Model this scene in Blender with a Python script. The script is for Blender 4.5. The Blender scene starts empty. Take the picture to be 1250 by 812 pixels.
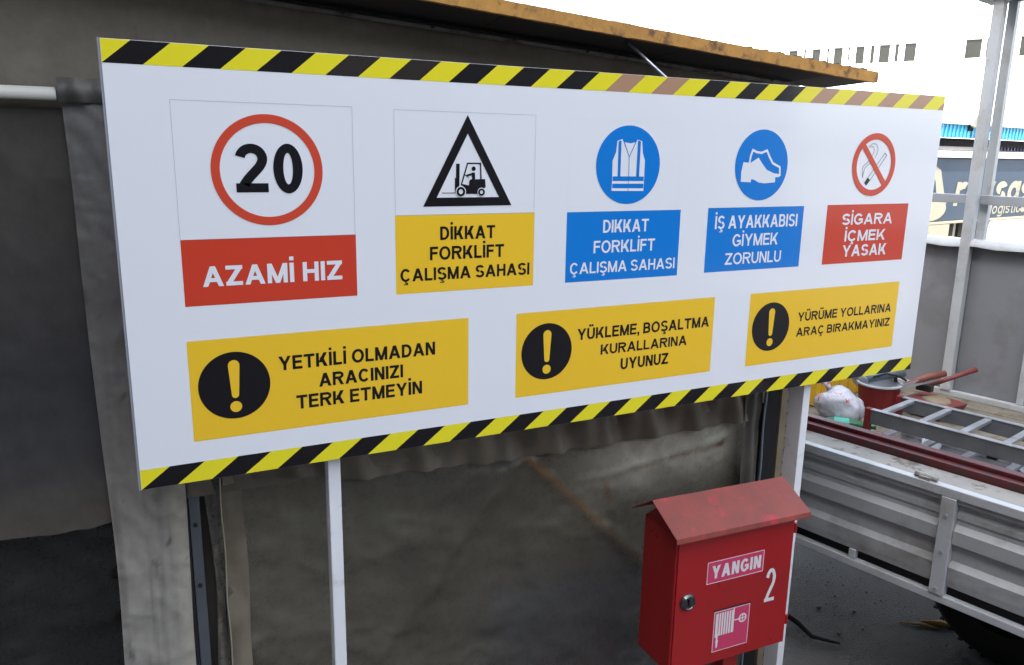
import bpy, bmesh, math, random
from mathutils import Vector, Matrix, noise
random.seed(7)
S = bpy.context.scene
COL = S.collection
R = math.radians
# ------------------------------------------------------------------ camera
cam = bpy.data.cameras.new('camera'); camo = bpy.data.objects.new('camera', cam); COL.objects.link(camo)
S.camera = camo
cam.sensor_width = 36; cam.lens = 28.069; cam.clip_start = .05; cam.clip_end = 2000
CX, CY, CZ = -.0193, -1.8381, 2.17
rx = (.892736, -.450303, .015820); ry = (-.085802, -.204363, -.975128); rz = (.442336, .869174, -.221079)
camo.matrix_world = Matrix(((rx[0], -ry[0], -rz[0], CX), (rx[1], -ry[1], -rz[1], CY), (rx[2], -ry[2], -rz[2], CZ), (0, 0, 0, 1)))
S.render.resolution_x = 1024; S.render.resolution_y = 665
# ------------------------------------------------------------------ light
SUN_EL = 44; SUN_DIR = (-.95, -.31)                      # horizontal direction towards the sun
W = bpy.data.worlds.new('World'); S.world = W; W.use_nodes = True
nt = W.node_tree; bg = nt.nodes['Background']
sky = nt.nodes.new('ShaderNodeTexSky'); sky.sky_type = 'NISHITA'; sky.sun_disc = False
sky.sun_elevation = R(SUN_EL); sky.sun_rotation = math.atan2(SUN_DIR[0], SUN_DIR[1])
sky.dust_density = 3.5; sky.air_density = 1.0; sky.ozone_density = 1.0
hs = nt.nodes.new('ShaderNodeHueSaturation'); hs.inputs['Saturation'].default_value = .45
nt.links.new(sky.outputs[0], hs.inputs['Color']); nt.links.new(hs.outputs[0], bg.inputs[0]); bg.inputs[1].default_value = .15
sl = bpy.data.lights.new('sun', 'SUN'); sl.energy = 4.0; sl.angle = R(.5); sl.color = (1, .95, .87)
so = bpy.data.objects.new('sun', sl); COL.objects.link(so)
d = Vector((-SUN_DIR[0], -SUN_DIR[1], -math.tan(R(SUN_EL))))
so.rotation_euler = d.to_track_quat('-Z', 'Y').to_euler()
S.view_settings.view_transform = 'Standard'; S.view_settings.look = 'None'
S.view_settings.exposure = 2.7; S.view_settings.gamma = 1
# ------------------------------------------------------------------ materials
def srgb(r, g, b):
    f = lambda v: v/12.92 if v <= .04045 else ((v+.055)/1.055)**2.4
    return (f(r/255), f(g/255), f(b/255))
def mat(name, col, rough=.6, metal=0, var=.12, scale=8, bump=0, bscale=60, spec=.5, col2=None, c2scale=5, c2lo=.5, c2hi=.62, coat=0, attr=None, bdist=.002):
    m = bpy.data.materials.new(name); m.use_nodes = True
    n = m.node_tree.nodes; l = m.node_tree.links; p = n['Principled BSDF']
    p.inputs['Roughness'].default_value = rough; p.inputs['Metallic'].default_value = metal
    p.inputs['Specular IOR Level'].default_value = spec; p.inputs['Coat Weight'].default_value = coat
    tc = n.new('ShaderNodeTexCoord')
    if attr:
        base = n.new('ShaderNodeAttribute'); base.attribute_name = attr; cout = base.outputs['Color']
    else:
        rgb = n.new('ShaderNodeRGB'); rgb.outputs[0].default_value = (*col, 1); cout = rgb.outputs[0]
    if col2:
        nz = n.new('ShaderNodeTexNoise'); nz.inputs['Scale'].default_value = c2scale; nz.inputs['Detail'].default_value = 8
        nz.inputs['Roughness'].default_value = .65
        mr = n.new('ShaderNodeMapRange'); mr.inputs[1].default_value = c2lo; mr.inputs[2].default_value = c2hi
        mx = n.new('ShaderNodeMix'); mx.data_type = 'RGBA'; mx.inputs[7].default_value = (*col2, 1)
        l.new(tc.outputs['Object'], nz.inputs['Vector']); l.new(nz.outputs[0], mr.inputs[0])
        l.new(mr.outputs[0], mx.inputs[0]); l.new(cout, mx.inputs[6]); cout = mx.outputs[2]
    if var:
        nz = n.new('ShaderNodeTexNoise'); nz.inputs['Scale'].default_value = scale; nz.inputs['Detail'].default_value = 9
        nz.inputs['Roughness'].default_value = .7
        mr = n.new('ShaderNodeMapRange'); mr.inputs[1].default_value = .25; mr.inputs[2].default_value = .75
        mr.inputs[3].default_value = 1-var; mr.inputs[4].default_value = 1+var
        vm = n.new('ShaderNodeVectorMath'); vm.operation = 'SCALE'
        l.new(tc.outputs['Object'], nz.inputs['Vector']); l.new(nz.outputs[0], mr.inputs[0])
        l.new(cout, vm.inputs[0]); l.new(mr.outputs[0], vm.inputs['Scale']); cout = vm.outputs[0]
        rr = n.new('ShaderNodeMapRange'); rr.inputs[1].default_value = .3; rr.inputs[2].default_value = .7
        rr.inputs[3].default_value = max(.03, rough-.08); rr.inputs[4].default_value = min(1, rough+.08)
        l.new(nz.outputs[0], rr.inputs[0]); l.new(rr.outputs[0], p.inputs['Roughness'])
    l.new(cout, p.inputs['Base Color'])
    if bump:
        nb = n.new('ShaderNodeTexNoise'); nb.inputs['Scale'].default_value = bscale; nb.inputs['Detail'].default_value = 6
        bp = n.new('ShaderNodeBump'); bp.inputs['Strength'].default_value = bump; bp.inputs['Distance'].default_value = bdist
        l.new(tc.outputs['Object'], nb.inputs['Vector']); l.new(nb.outputs[0], bp.inputs['Height']); l.new(bp.outputs[0], p.inputs['Normal'])
    return m
M = {}
# print on the sign (laminated, slightly glossy)
def ink(name, c, rough=.3):
    M[name] = mat(name, c, rough, var=0, bump=.02, bscale=3, spec=.5 if name == 'board_white' else .2, bdist=.008, coat=.9 if name == 'board_white' else .45)
    M[name].node_tree.nodes['Principled BSDF'].inputs['Coat Roughness'].default_value = .09
ink('board_white', (.80, .81, .835)); ink('ink_black', (.006, .005, .007)); ink('ink_yellow', (.80, .70, .02))
ink('ink_gold', (.86, .53, .025)); ink('ink_red', (.60, .050, .022)); ink('ink_ring', (.62, .065, .03)); ink('ink_blue', (.0, .19, .62))
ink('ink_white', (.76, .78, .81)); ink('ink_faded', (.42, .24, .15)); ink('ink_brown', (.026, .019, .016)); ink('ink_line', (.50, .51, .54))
M['post_white'] = mat('post_white', (.78, .785, .79), .4, var=.06, col2=(.42, .40, .36), c2scale=9, c2lo=.58, c2hi=.72, bump=.1)
M['edge_grey'] = mat('edge_grey', (.30, .31, .34), .4, var=.1)
M['red_paint'] = mat('red_paint', (.36, .008, .010), .33, var=.10, scale=5, col2=(.30, .012, .012), c2scale=3, c2lo=.5, c2hi=.7, bump=.06, bscale=9, coat=.15)
M['red_faded'] = mat('red_faded', (.20, .034, .022), .5, var=.3, scale=11, col2=(.38, .022, .035), c2scale=16, c2lo=.56, c2hi=.68, bump=.15)
M['pink'] = mat('pink', (.58, .045, .12), .4, var=.05)
M['white_vinyl'] = mat('white_vinyl', (.72, .68, .68), .5, var=.06)
M['chrome'] = mat('chrome', (.16, .17, .17), .28, 1, var=.15, scale=30)
M['dark_metal'] = mat('dark_metal', (.03, .03, .032), .45, .4, var=.2)
M['rust_orange'] = mat('rust_orange', (.47, .23, .045), .75, var=.3, scale=30, col2=(.16, .075, .028), c2scale=22, c2lo=.53, c2hi=.66, bump=.4, bscale=60)
M['soffit'] = mat('soffit', (.060, .050, .040), .8, var=.3, scale=6, bump=.2)
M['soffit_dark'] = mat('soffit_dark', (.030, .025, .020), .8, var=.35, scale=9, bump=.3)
M['soffit_black'] = mat('soffit_black', (.008, .008, .008), .9, var=.3)
M['batten'] = mat('batten', (.17, .155, .14), .5, .2, var=.15, col2=(.09, .07, .055), c2scale=12)
M['cloth'] = mat('cloth', (1, 1, 1), .50, var=.20, scale=18, bump=.5, bscale=45, attr='Col', bdist=.002, spec=.4)
M['film'] = mat('film', (1, 1, 1), .29, var=.06, scale=40, bump=.4, bscale=14, attr='Col', bdist=.004, spec=.55)
M['steel_grey'] = mat('steel_grey', (.12, .13, .145), .45, .3, var=.12)
M['conduit'] = mat('conduit', (.78, .75, .66), .45, var=.08, scale=6, col2=(.3, .28, .24), c2scale=20, c2lo=.6, c2hi=.75)
M['beige_wood'] = mat('beige_wood', (.22, .175, .11), .7, var=.25, scale=12, bump=.3)
M['truck_white'] = mat('truck_white', (.42, .44, .45), .38, var=.10, scale=4, col2=(.30, .29, .26), c2scale=6, c2lo=.50, c2hi=.72, bump=.1, bscale=20)
M['truck_panel'] = mat('truck_panel', (.36, .37, .37), .42, var=.10, scale=3, col2=(.22, .215, .20), c2scale=5, c2lo=.48, c2hi=.7, bump=.1, bscale=12)
M['sheet_grey'] = mat('sheet_grey', (.20, .205, .22), .5, var=.08, scale=2, col2=(.17, .172, .18), c2scale=3, bump=.12, bscale=10)
M['tube_grey'] = mat('tube_grey', (.30, .32, .34), .5, var=.1)
M['bed_wood'] = mat('bed_wood', (.17, .15, .115), .8, var=.25, scale=9, col2=(.10, .08, .055), c2scale=11, c2lo=.5, c2hi=.62, bump=.4, bscale=40)
M['dusty_wood'] = mat('dusty_wood', (.26, .25, .225), .8, var=.2, scale=14, col2=(.13, .11, .09), c2scale=16, c2lo=.54, c2hi=.64, bump=.4, bscale=50)
M['burgundy'] = mat('burgundy', (.085, .010, .012), .42, var=.25, scale=16, col2=(.05, .02, .018), c2scale=20)
M['alu'] = mat('alu', (.55, .57, .60), .35, .8, var=.12, scale=12, col2=(.30, .30, .30), c2scale=18, c2lo=.55, c2hi=.7)
M['alu_dark'] = mat('alu_dark', (.15, .155, .16), .5, .5, var=.2, scale=12)
M['red_plastic'] = mat('red_plastic', (.15, .009, .009), .45, var=.15, scale=20)
M['bucket_white'] = mat('bucket_white', (.40, .42, .44), .45, var=.1)
M['yellow_plastic'] = mat('yellow_plastic', (.62, .36, .02), .5, var=.12, scale=6)
M['bag'] = mat('bag', (.40, .41, .45), .28, var=.2, scale=14, col2=(.42, .04, .05), c2scale=26, c2lo=.60, c2hi=.63, bump=.6, bscale=12, bdist=.02)
M['green_glass'] = mat('green_glass', (.01, .10, .035), .12, var=.1)
M['teal_label'] = mat('teal_label', (.05, .34, .25), .5, var=.1)
M['tool_grey'] = mat('tool_grey', (.16, .20, .23), .4, .5, var=.3, scale=30)
M['tool_orange'] = mat('tool_orange', (.17, .05, .03), .5, var=.2, scale=30)
M['wood_red'] = mat('wood_red', (.16, .035, .03), .6, var=.25, scale=30)
M['rubber'] = mat('rubber', (.014, .014, .015), .8, var=.25, scale=20, bump=.3)
M['asphalt'] = mat('asphalt', (.098, .097, .098), .85, var=.30, scale=1.3, col2=(.15, .145, .14), c2scale=2.2, c2lo=.45, c2hi=.75, bump=1.0, bscale=120, bdist=.006)
M['stone'] = mat('stone', (.22, .215, .20), .9, var=.3)
M['straw'] = mat('straw', (.36, .22, .05), .8, var=.3)
M['far_white'] = mat('far_white', (.62, .62, .60), .7, var=.04, scale=.6)
M['far_glass'] = mat('far_glass', (.005, .006, .005), .3, spec=.3, var=.3, scale=.7)
M['far_frame'] = mat('far_frame', (.72, .74, .70), .5, var=.05)
M['cyan'] = mat('cyan', (.02, .22, .36), .5, var=.1, scale=2)
M['shed_blue'] = mat('shed_blue', (.06, .10, .32), .5, var=.1, scale=2)
M['shed_dark'] = mat('shed_dark', (.003, .003, .005), .8, spec=.1, var=.15)
M['tan_board'] = mat('tan_board', (.14, .11, .07), .8, var=.25, scale=4)
M['trailer_blue'] = mat('trailer_blue', (.034, .056, .088), .6, var=.10, scale=2, bump=.2, bscale=2, bdist=.02)
M['cream'] = mat('cream', (.36, .335, .25), .6, var=.05)
M['ware'] = mat('ware', (.09, .088, .085), .8, var=.12, scale=.5)
M['ware_dark'] = mat('ware_dark', (.10, .095, .085), .85, var=.15, scale=.5)
M['roof_sheet'] = mat('roof_sheet', (.16, .13, .10), .7, var=.25, scale=3, bump=.3)
# ------------------------------------------------------------------ mesh helpers
def link(name, me, m, parent=None, kind=None, smooth=False):
    o = bpy.data.objects.new(name, me); COL.objects.link(o)
    if m is not None: me.materials.append(m)
    if parent is not None: o.parent = parent
    if kind: o['kind'] = kind
    if smooth:
        for p in me.polygons: p.use_smooth = True
    return o
def thing(name, label, cat, loc=(0, 0, 0), rz_=0, group=None):
    o = bpy.data.objects.new(name, None); COL.objects.link(o); o.location = loc; o.rotation_euler = (0, 0, rz_)
    o.empty_display_size = .1
    o['label'] = label; o['category'] = cat
    if group: o['group'] = group
    return o
def tag(o, label, cat, group=None):
    o['label'] = label; o['category'] = cat
    if group: o['group'] = group
    return o
class MB:
    def __init__(s, off=(0, 0, 0)): s.v = []; s.f = []; s.off = Vector(off)
    def add(s, vs, fs):
        b = len(s.v); s.v += [tuple(Vector(v)-s.off) for v in vs]; s.f += [tuple(b+i for i in f) for f in fs]; return s
    def box(s, x0, x1, y0, y1, z0, z1):
        return s.add([(x0, y0, z0), (x1, y0, z0), (x1, y1, z0), (x0, y1, z0), (x0, y0, z1), (x1, y0, z1), (x1, y1, z1), (x0, y1, z1)],
                     [(0, 3, 2, 1), (4, 5, 6, 7), (0, 1, 5, 4), (1, 2, 6, 5), (2, 3, 7, 6), (3, 0, 4, 7)])
    def hexa(s, a, b):   # two quads joined
        return s.add(list(a)+list(b), [(0, 3, 2, 1), (4, 5, 6, 7), (0, 1, 5, 4), (1, 2, 6, 5), (2, 3, 7, 6), (3, 0, 4, 7)])
    def tube(s, pts, r, n=10, caps=True):
        pts = [Vector(p) for p in pts]; rings = []
        rs = r if isinstance(r, (list, tuple)) else [r]*len(pts)
        t0 = (pts[1]-pts[0]).normalized(); up = Vector((0, 0, 1)) if abs(t0.z) < .9 else Vector((1, 0, 0))
        for i, p in enumerate(pts):
            t = (pts[min(i+1, len(pts)-1)]-pts[max(i-1, 0)]).normalized()
            a = t.cross(up).normalized(); b = a.cross(t)
            rings.append([p+(a*math.cos(k*2*math.pi/n)+b*math.sin(k*2*math.pi/n))*rs[i] for k in range(n)])
        vs = [v for g in rings for v in g]; fs = []
        for i in range(len(pts)-1):
            for k in range(n): fs.append((i*n+k, i*n+(k+1) % n, (i+1)*n+(k+1) % n, (i+1)*n+k))
        if caps: fs += [tuple(range(n))[::-1], tuple((len(pts)-1)*n+k for k in range(n))]
        return s.add(vs, fs)
    def lathe(s, prof, c, axis='z', n=24, rot=None):
        vs = []
        for r, h in prof:
            for k in range(n):
                a = k*2*math.pi/n; v = Vector((r*math.cos(a), r*math.sin(a), h))
                if rot: v = rot @ v
                vs.append(v+Vector(c))
        fs = []
        for i in range(len(prof)-1):
            for k in range(n): fs.append((i*n+k, i*n+(k+1) % n, (i+1)*n+(k+1) % n, (i+1)*n+k))
        return s.add(vs, fs)
    def prism(s, prof, y0, y1):   # profile in x,z swept along y
        n = len(prof)
        return s.add([(x, y0, z) for x, z in prof]+[(x, y1, z) for x, z in prof],
                     [tuple(range(n)), tuple(range(n, 2*n))[::-1]]+[(i, n+i, n+(i+1) % n, (i+1) % n) for i in range(n)])
    def build(s, name, m, parent=None, bevel=0, smooth=False, kind=None):
        me = bpy.data.meshes.new(name); me.from_pydata(s.v, [], s.f); me.update()
        bm = bmesh.new(); bm.from_mesh(me); bmesh.ops.recalc_face_normals(bm, faces=bm.faces)
        if bevel:
            bmesh.ops.bevel(bm, geom=[e for e in bm.edges if e.calc_face_angle(0) > .5], offset=bevel, segments=2, affect='EDGES', profile=.5, clamp_overlap=True)
        bm.to_mesh(me); bm.free()
        return link(name, me, m, parent, kind, smooth)
# flat print: polygons in a local x,z plane, normal -y, at depth y
class Flat:
    def __init__(s): s.v = []; s.f = []; s.k = 0
    def poly(s, pts, step=1):
        b = len(s.v); y = -s.k*.00004; s.k += step
        s.v += [(x, y, z) for x, z in pts]; s.f.append(tuple(range(b, b+len(pts)))); return s
    def quads(s, a, c):
        b = len(s.v); y = -s.k*.00004; s.k += 1; n = len(a)
        s.v += [(x, y, z) for x, z in a]+[(x, y, z) for x, z in c]
        for i in range(n-1): s.f.append((b+i, b+i+1, b+n+i+1, b+n+i))
        return s
    def ring(s, cx, cz, ro, ri, a0=0, a1=360, n=64):
        rox, roz = ro if isinstance(ro, tuple) else (ro, ro); rix, riz = ri if isinstance(ri, tuple) else (ri, ri)
        A = [R(a0+(a1-a0)*i/n) for i in range(n+1)]
        return s.quads([(cx+rox*math.cos(a), cz+roz*math.sin(a)) for a in A], [(cx+rix*math.cos(a), cz+riz*math.sin(a)) for a in A])
    def disc(s, cx, cz, r, n=48):
        return s.poly([(cx+r*math.cos(2*math.pi*i/n), cz+r*math.sin(2*math.pi*i/n)) for i in range(n)])
    def stroke(s, pts, w, closed=False):
        n = len(pts); L = []; Rr = []
        for i in range(n):
            p = Vector(pts[i])
            a = Vector(pts[i-1]) if (i > 0 or closed) else None; b = Vector(pts[(i+1) % n]) if (i < n-1 or closed) else None
            d1 = (p-a).normalized() if a is not None else (b-p).normalized(); d2 = (b-p).normalized() if b is not None else d1
            n1 = Vector((-d1.y, d1.x)); n2 = Vector((-d2.y, d2.x)); m_ = (n1+n2)
            m_ = m_.normalized() if m_.length > 1e-6 else n1
            q = m_*(w/2/max(.35, m_.dot(n1)))
            L.append(tuple(p+q)); Rr.append(tuple(p-q))
        if closed: L.append(L[0]); Rr.append(Rr[0])
        return s.quads(L, Rr)
    def build(s, name, m, parent, x=0, z=0, y=0):
        me = bpy.data.meshes.new(name)
        me.from_pydata([(vx+x, vy+y, vz+z) for vx, vy, vz in s.v], [], s.f); me.update()
        return link(name, me, m, parent)
# ------------------------------------------------------------------ lettering (own sans-serif capitals)
def glyph(ch, t, b):
    P = []; h = t*1.12; tvd = b/t
    def r(x0, y0, x1, y1): P.append([(x0, y0), (x1, y0), (x1, y1), (x0, y1)])
    def q(x0, y0, x1, y1, w=h): P.append([(x0, y0), (x0+w, y0), (x1+w, y1), (x1, y1)])
    def a(cx, cy, rx_, ry_, a0, a1, n=22):
        tv = tvd
        for i in range(n):
            b0 = R(a0+(a1-a0)*i/n); b1 = R(a0+(a1-a0)*(i+1)/n)
            P.append([(cx+rx_*math.cos(b0), cy+ry_*math.sin(b0)), (cx+rx_*math.cos(b1), cy+ry_*math.sin(b1)),
                      (cx+(rx_-t)*math.cos(b1), cy+(ry_-t*tv)*math.sin(b1)), (cx+(rx_-t)*math.cos(b0), cy+(ry_-t*tv)*math.sin(b0))])
    def cedilla(w):
        r(w/2-t*.25, -.10, w/2+t*.3, .01); r(w/2-t*.25, -.15, w/2+t*.9, -.08); r(w/2+t*.45, -.24, w/2+t*.95, -.08); r(w/2-t*.8, -.26, w/2+t*.75, -.19)
    if ch.islower():
        X = .72; w = {'l': t, 'i': t, 'r': .44, 't': .40, 's': .56, 'ş': .56, 'c': .58}.get(ch, .64)
        if ch in 'li': r(0, 0, t, 1 if ch == 'l' else X)
        if ch == 'i': r(0, .86, t, 1)
        if ch == 'r': r(0, 0, t, X); a(t+.16, X-.26, .27, .265, 55, 175, 12)
        if ch == 't': r(w*.3, .12, w*.3+t, .94); r(0, X-.13, w, X); r(w*.4, 0, w, .13)
        if ch in 'oeagc': a(w/2, X/2, w/2, X/2+.01, *{'o': (0, 360), 'e': (0, 320), 'c': (42, 318)}.get(ch, (0, 360)), 36)
        if ch == 'e': r(t*.8, X/2-.06, w, X/2+.06)
        if ch in 'ag': r(w-t, 0 if ch == 'a' else -.14, w, X)
        if ch == 'g': a(w/2, -.08, w/2, .20, 190, 360, 14)
        if ch in 'sş':
            ry_ = (X+.13)/4; a(w/2, X+.005-ry_, w/2, ry_, 15, 262, 18); a(w/2, ry_-.005, w/2, ry_, 82, -165, 18)
        if ch == 'ş': cedilla(w)
        if ch == 'y': q(w/2-h*.5, 0, 0, X); q(w*.12, -.26, w-h, X)
        return P, w
    base = {'İ': 'I', 'Ü': 'U', 'Ç': 'C', 'Ş': 'S'}.get(ch, ch)
    w = {'A': .96, 'B': .80, 'C': .88, 'D': .82, 'E': .72, 'F': .67, 'G': .92, 'H': .80, 'I': t, 'K': .86, 'L': .66, 'M': .98, 'N': .80, 'O': .96,
         'P': .76, 'R': .86, 'S': .80, 'T': .80, 'U': .80, 'V': .92, 'Y': .90, 'Z': .78, '2': .68, '0': .68, ',': t, ' ': .22}[base]
    if base == 'A': q(0, 0, w/2-h/2, 1); q(w-h, 0, w/2-h/2, 1); r(w*.24, .22, w*.76, .22+b)
    if base in 'BDEFHKLMNPR' or base == 'I': r(0, 0, t, 1)
    if base == 'B':
        r(t*.9, 1-b, w*.55, 1); r(t*.9, 0, w*.58, b); r(t*.9, .52-b/2, w*.58, .52+b/2)
        a(w*.53, (.52-b/2+1)/2, w*.41, (1-.52+b/2)/2, -90, 90); a(w*.57, (.52+b/2)/2, w*.43, (.52+b/2)/2, -90, 90)
    if base == 'C': a(w/2, .5, w/2, .51, 38, 322, 36)
    if base == 'D': r(t*.9, 1-b, w*.45, 1); r(t*.9, 0, w*.45, b); a(w*.42, .5, w*.58, .5, -90, 90, 30)
    if base in 'EF': r(t*.9, 1-b, w, 1); r(t*.9, .5-b*.4, w*.93, .5+b*.6)
    if base in 'EL': r(t*.9, 0, w, b)
    if base == 'G': a(w/2, .5, w/2, .51, 38, 318, 36); r(w*.52, .36, w, .36+b); r(w-t, .13, w, .40)
    if base == 'H': r(w-t, 0, w, 1); r(t*.9, .52-b/2, w-t*.9, .52+b/2)
    if base == 'K': q(t*.7, .30, w-h*1.25, 1, h*1.15); q(w-h*1.1, 0, w*.30, .66, h*1.1)
    if base == 'M': r(w-t, 0, w, 1); q(w/2-h*.42, 0, 0, 1, h*.95); q(w/2-h*.5, 0, w-h*.95, 1, h*.95)
    if base == 'N': r(w-t, 0, w, 1); q(w-h, 0, 0, 1, h)
    if base == 'O': a(w/2, .5, w/2, .51, 0, 360, 48)
    if base in 'PR':
        r(t*.9, 1-b, w*.58, 1); r(t*.9, .44, w*.58, .44+b); a(w*.56, .72, w*.44, .28, -90, 90)
    if base == 'R': q(w-h*1.05, 0, w*.42, .46, h*1.05)
    if base == 'S':
        ry_ = (1+b)/4; a(w/2, 1.01-ry_, w/2*.97, ry_, 22, 262, 26); a(w/2, ry_-.01, w/2, ry_, 82, -160, 26)
    if base == 'T': r(0, 1-b, w, 1); r(w/2-t/2, 0, w/2+t/2, 1-b*.9)
    if base == 'U': r(0, .36, t, 1); r(w-t, .36, w, 1); a(w/2, .38, w/2, .39, 180, 360, 26)
    if base == 'Y': r(w/2-t/2, 0, w/2+t/2, .44); q(w/2-h/2, .40, 0, 1); q(w/2-h/2, .40, w-h, 1)
    if base == 'Z': r(0, 0, w, b); r(0, 1-b, w, 1); q(0, b*.6, w-h*1.15, 1-b*.6, h*1.15)
    if base == '2':
        ax_, ay_ = w/2-t/2, .305-b/2; cl = [(w/2+ax_*math.cos(R(g)), .70+ay_*math.sin(R(g)), g) for g in range(170, -36, -6)]
        cl = [(x, y) for x, y, g in cl]; p0 = cl[-1]; p3 = (t*.60, b*.35)
        c1 = (p0[0]-.035, p0[1]-.09); c2 = (t*.9, b*.35+.20)
        for i in range(1, 13):
            u = i/12; cl.append(tuple((1-u)**3*p0[k]+3*(1-u)**2*u*c1[k]+3*(1-u)*u*u*c2[k]+u**3*p3[k] for k in (0, 1)))
        L_ = []
        for i, p in enumerate(cl):
            q0 = cl[max(0, i-1)]; q1 = cl[min(len(cl)-1, i+1)]; dx, dy = q1[0]-q0[0], q1[1]-q0[1]; dl = math.hypot(dx, dy); nx_, ny_ = -dy/dl, dx/dl
            wx = t*abs(nx_)+b*abs(ny_); wx = wx/ (abs(nx_)+abs(ny_))
            L_.append(((p[0]+nx_*wx/2, max(0, p[1]+ny_*wx/2)), (p[0]-nx_*wx/2, max(0, p[1]-ny_*wx/2))))
        for i in range(len(L_)-1): P.append([L_[i][0], L_[i+1][0], L_[i+1][1], L_[i][1]])
        r(0, 0, w, b)
    if base == '0': a(w/2, .5, w/2, .51, 0, 360, 44)
    if base == ',': r(0, 0, t, t); P.append([(t*.45, 0), (t, 0), (t*.7, -.2), (t*.1, -.2)])
    if ch == 'İ': r(0, 1.12, t, 1.12+b)
    if ch == 'Ü': r(w*.22, 1.12, w*.22+t, 1.12+b); r(w*.78-t, 1.12, w*.78, 1.12+b)
    if ch in 'ÇŞ': cedilla(w)
    return P, w
def lettering(text, x0, x1, z0, z1, t, m, parent, y, sp=.11, shear=0):
    b_ = t*.92; cx = sum(glyph(c, t, b_)[1]+sp for c in text)-sp
    for _ in range(3):
        tx = t/max(.5, min(1.25, (x1-x0)/(cx*(z1-z0)))); cx = sum(glyph(c, tx, b_)[1]+sp for c in text)-sp
    out = []; cx = 0
    for ch in text:
        P, w = glyph(ch, tx, b_)
        out += [[(px+cx, pz) for px, pz in p] for p in P]; cx += w+sp
    cx -= sp; F = Flat()
    for k, p in enumerate(out):
        F.k = k % 3
        F.poly([(x0+px/cx*(x1-x0)+shear*pz*(z1-z0), z0+pz*(z1-z0)) for px, pz in p], 0)
    return F.build('lettering', m, parent, y=y)
def rect(x0, x1, z0, z1, name, m, parent, y):
    F = Flat(); F.poly([(x0, z0), (x1, z0), (x1, z1), (x0, z1)]); return F.build(name, m, parent, y=y)
def outline(x0, x1, z0, z1, w, name, m, parent, y):
    F = Flat(); F.stroke([(x0, z0), (x1, z0), (x1, z1), (x0, z1)], w, True); return F.build(name, m, parent, y=y)
# ================================================================== THE SETTING
def ground():
    g = MB(); g.add([(-400, -400, 0), (400, -400, 0), (400, 400, 0), (-400, 400, 0)], [(0, 1, 2, 3)])
    return g.build('ground', M['asphalt'], kind='structure')
ground()
# loose grit on the asphalt between shelter and truck
g = MB()
for i in range(1800):
    x = random.uniform(2.3, 4.6); y = random.uniform(-.9, 1.6); r_ = random.choice([.002, .003, .004, .006])*random.uniform(.6, 1.5)
    a = random.uniform(0, 6.28); vs = []
    for k in range(4):
        aa = a+k*1.57+random.uniform(-.3, .3); vs.append((x+r_*math.cos(aa), y+r_*math.sin(aa), .0005))
    vs.append((x, y, r_*.9)); g.add(vs, [(0, 1, 4), (1, 2, 4), (2, 3, 4), (3, 0, 4)])
o = g.build('grit', M['stone'], kind='stuff'); tag(o, 'loose pale grit scattered over the dark asphalt beside the truck', 'grit')
# ------------------------------------------------------------------ far white building
bt = (-.4179, .9085)
B = thing('office_building', 'large white building far behind, with a row of dark upper windows', 'building', (33.26, 20.35, 0), math.atan2(bt[1], bt[0]))
# local x = along the facade (u); facade outer face at y=0, camera side is +y ; body goes to -y
wins = [(-9.0, -8.3), (-7.6, -6.9), (-6.2, -5.5), (-4.9, -4.2), (-3.6, -2.9), (-2.3, -2.05), (-1.42, -.98), (-.79, -.60), (-.37, -.14), (.02, .23), (.30, 1.0), (2.82, 3.38), (3.52, 3.77), (3.89, 4.43), (4.54, 4.80), (4.97, 5.44), (5.6, 5.78), (5.92, 6.41), (6.53, 6.72), (6.93, 7.4), (7.6, 7.8), (8.0, 8.5), (8.8, 9.3), (10.0, 10.6), (11.4, 12.0), (12.8, 13.4)]
wb = MB(); zb, zt = 6.25, 7.10
wb.box(-16, 24, -10, 0, 0, zb); wb.box(-16, 24, -10, 0, zt, 9.2); wb.box(-16, 24, -10, -.6, zb, zt)
e = -16
for a, b in wins: wb.box(e, a, -.6, 0, zb, zt); e = b
wb.box(e, 24, -.6, 0, zb, zt)
wb.build('wall', M['far_white'], B)
wb = MB(); wb.box(-16.2, 24.2, -10.2, .25, 9.2, 9.5); wb.build('roof', M['far_white'], B)
for a, b in wins:
    f = MB(); t_ = .05
    f.box(a, a+t_, -.2, -.1, zb, zt); f.box(b-t_, b, -.2, -.1, zb, zt); f.box(a+t_, b-t_, -.2, -.1, zb, zb+t_); f.box(a+t_, b-t_, -.2, -.1, zt-t_, zt)
    fo = f.build('window', M['far_frame'], B)
    p = MB(); p.box(a+t_, b-t_, -.17, -.15, zb+t_, zt-t_); p.build('pane', M['far_glass'], fo)
    p = MB(); p.box(a-.04, b+.04, -.02, .10, zb-.07, zb-.005); p.build('sill', M['far_frame'], fo)
# ------------------------------------------------------------------ blue shed
sa = R(8.3)
B = thing('blue_shed', 'low metal shed with a bright cyan fascia over blue corrugated wall', 'shed', (21.61, 12.59, 0), sa)
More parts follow.
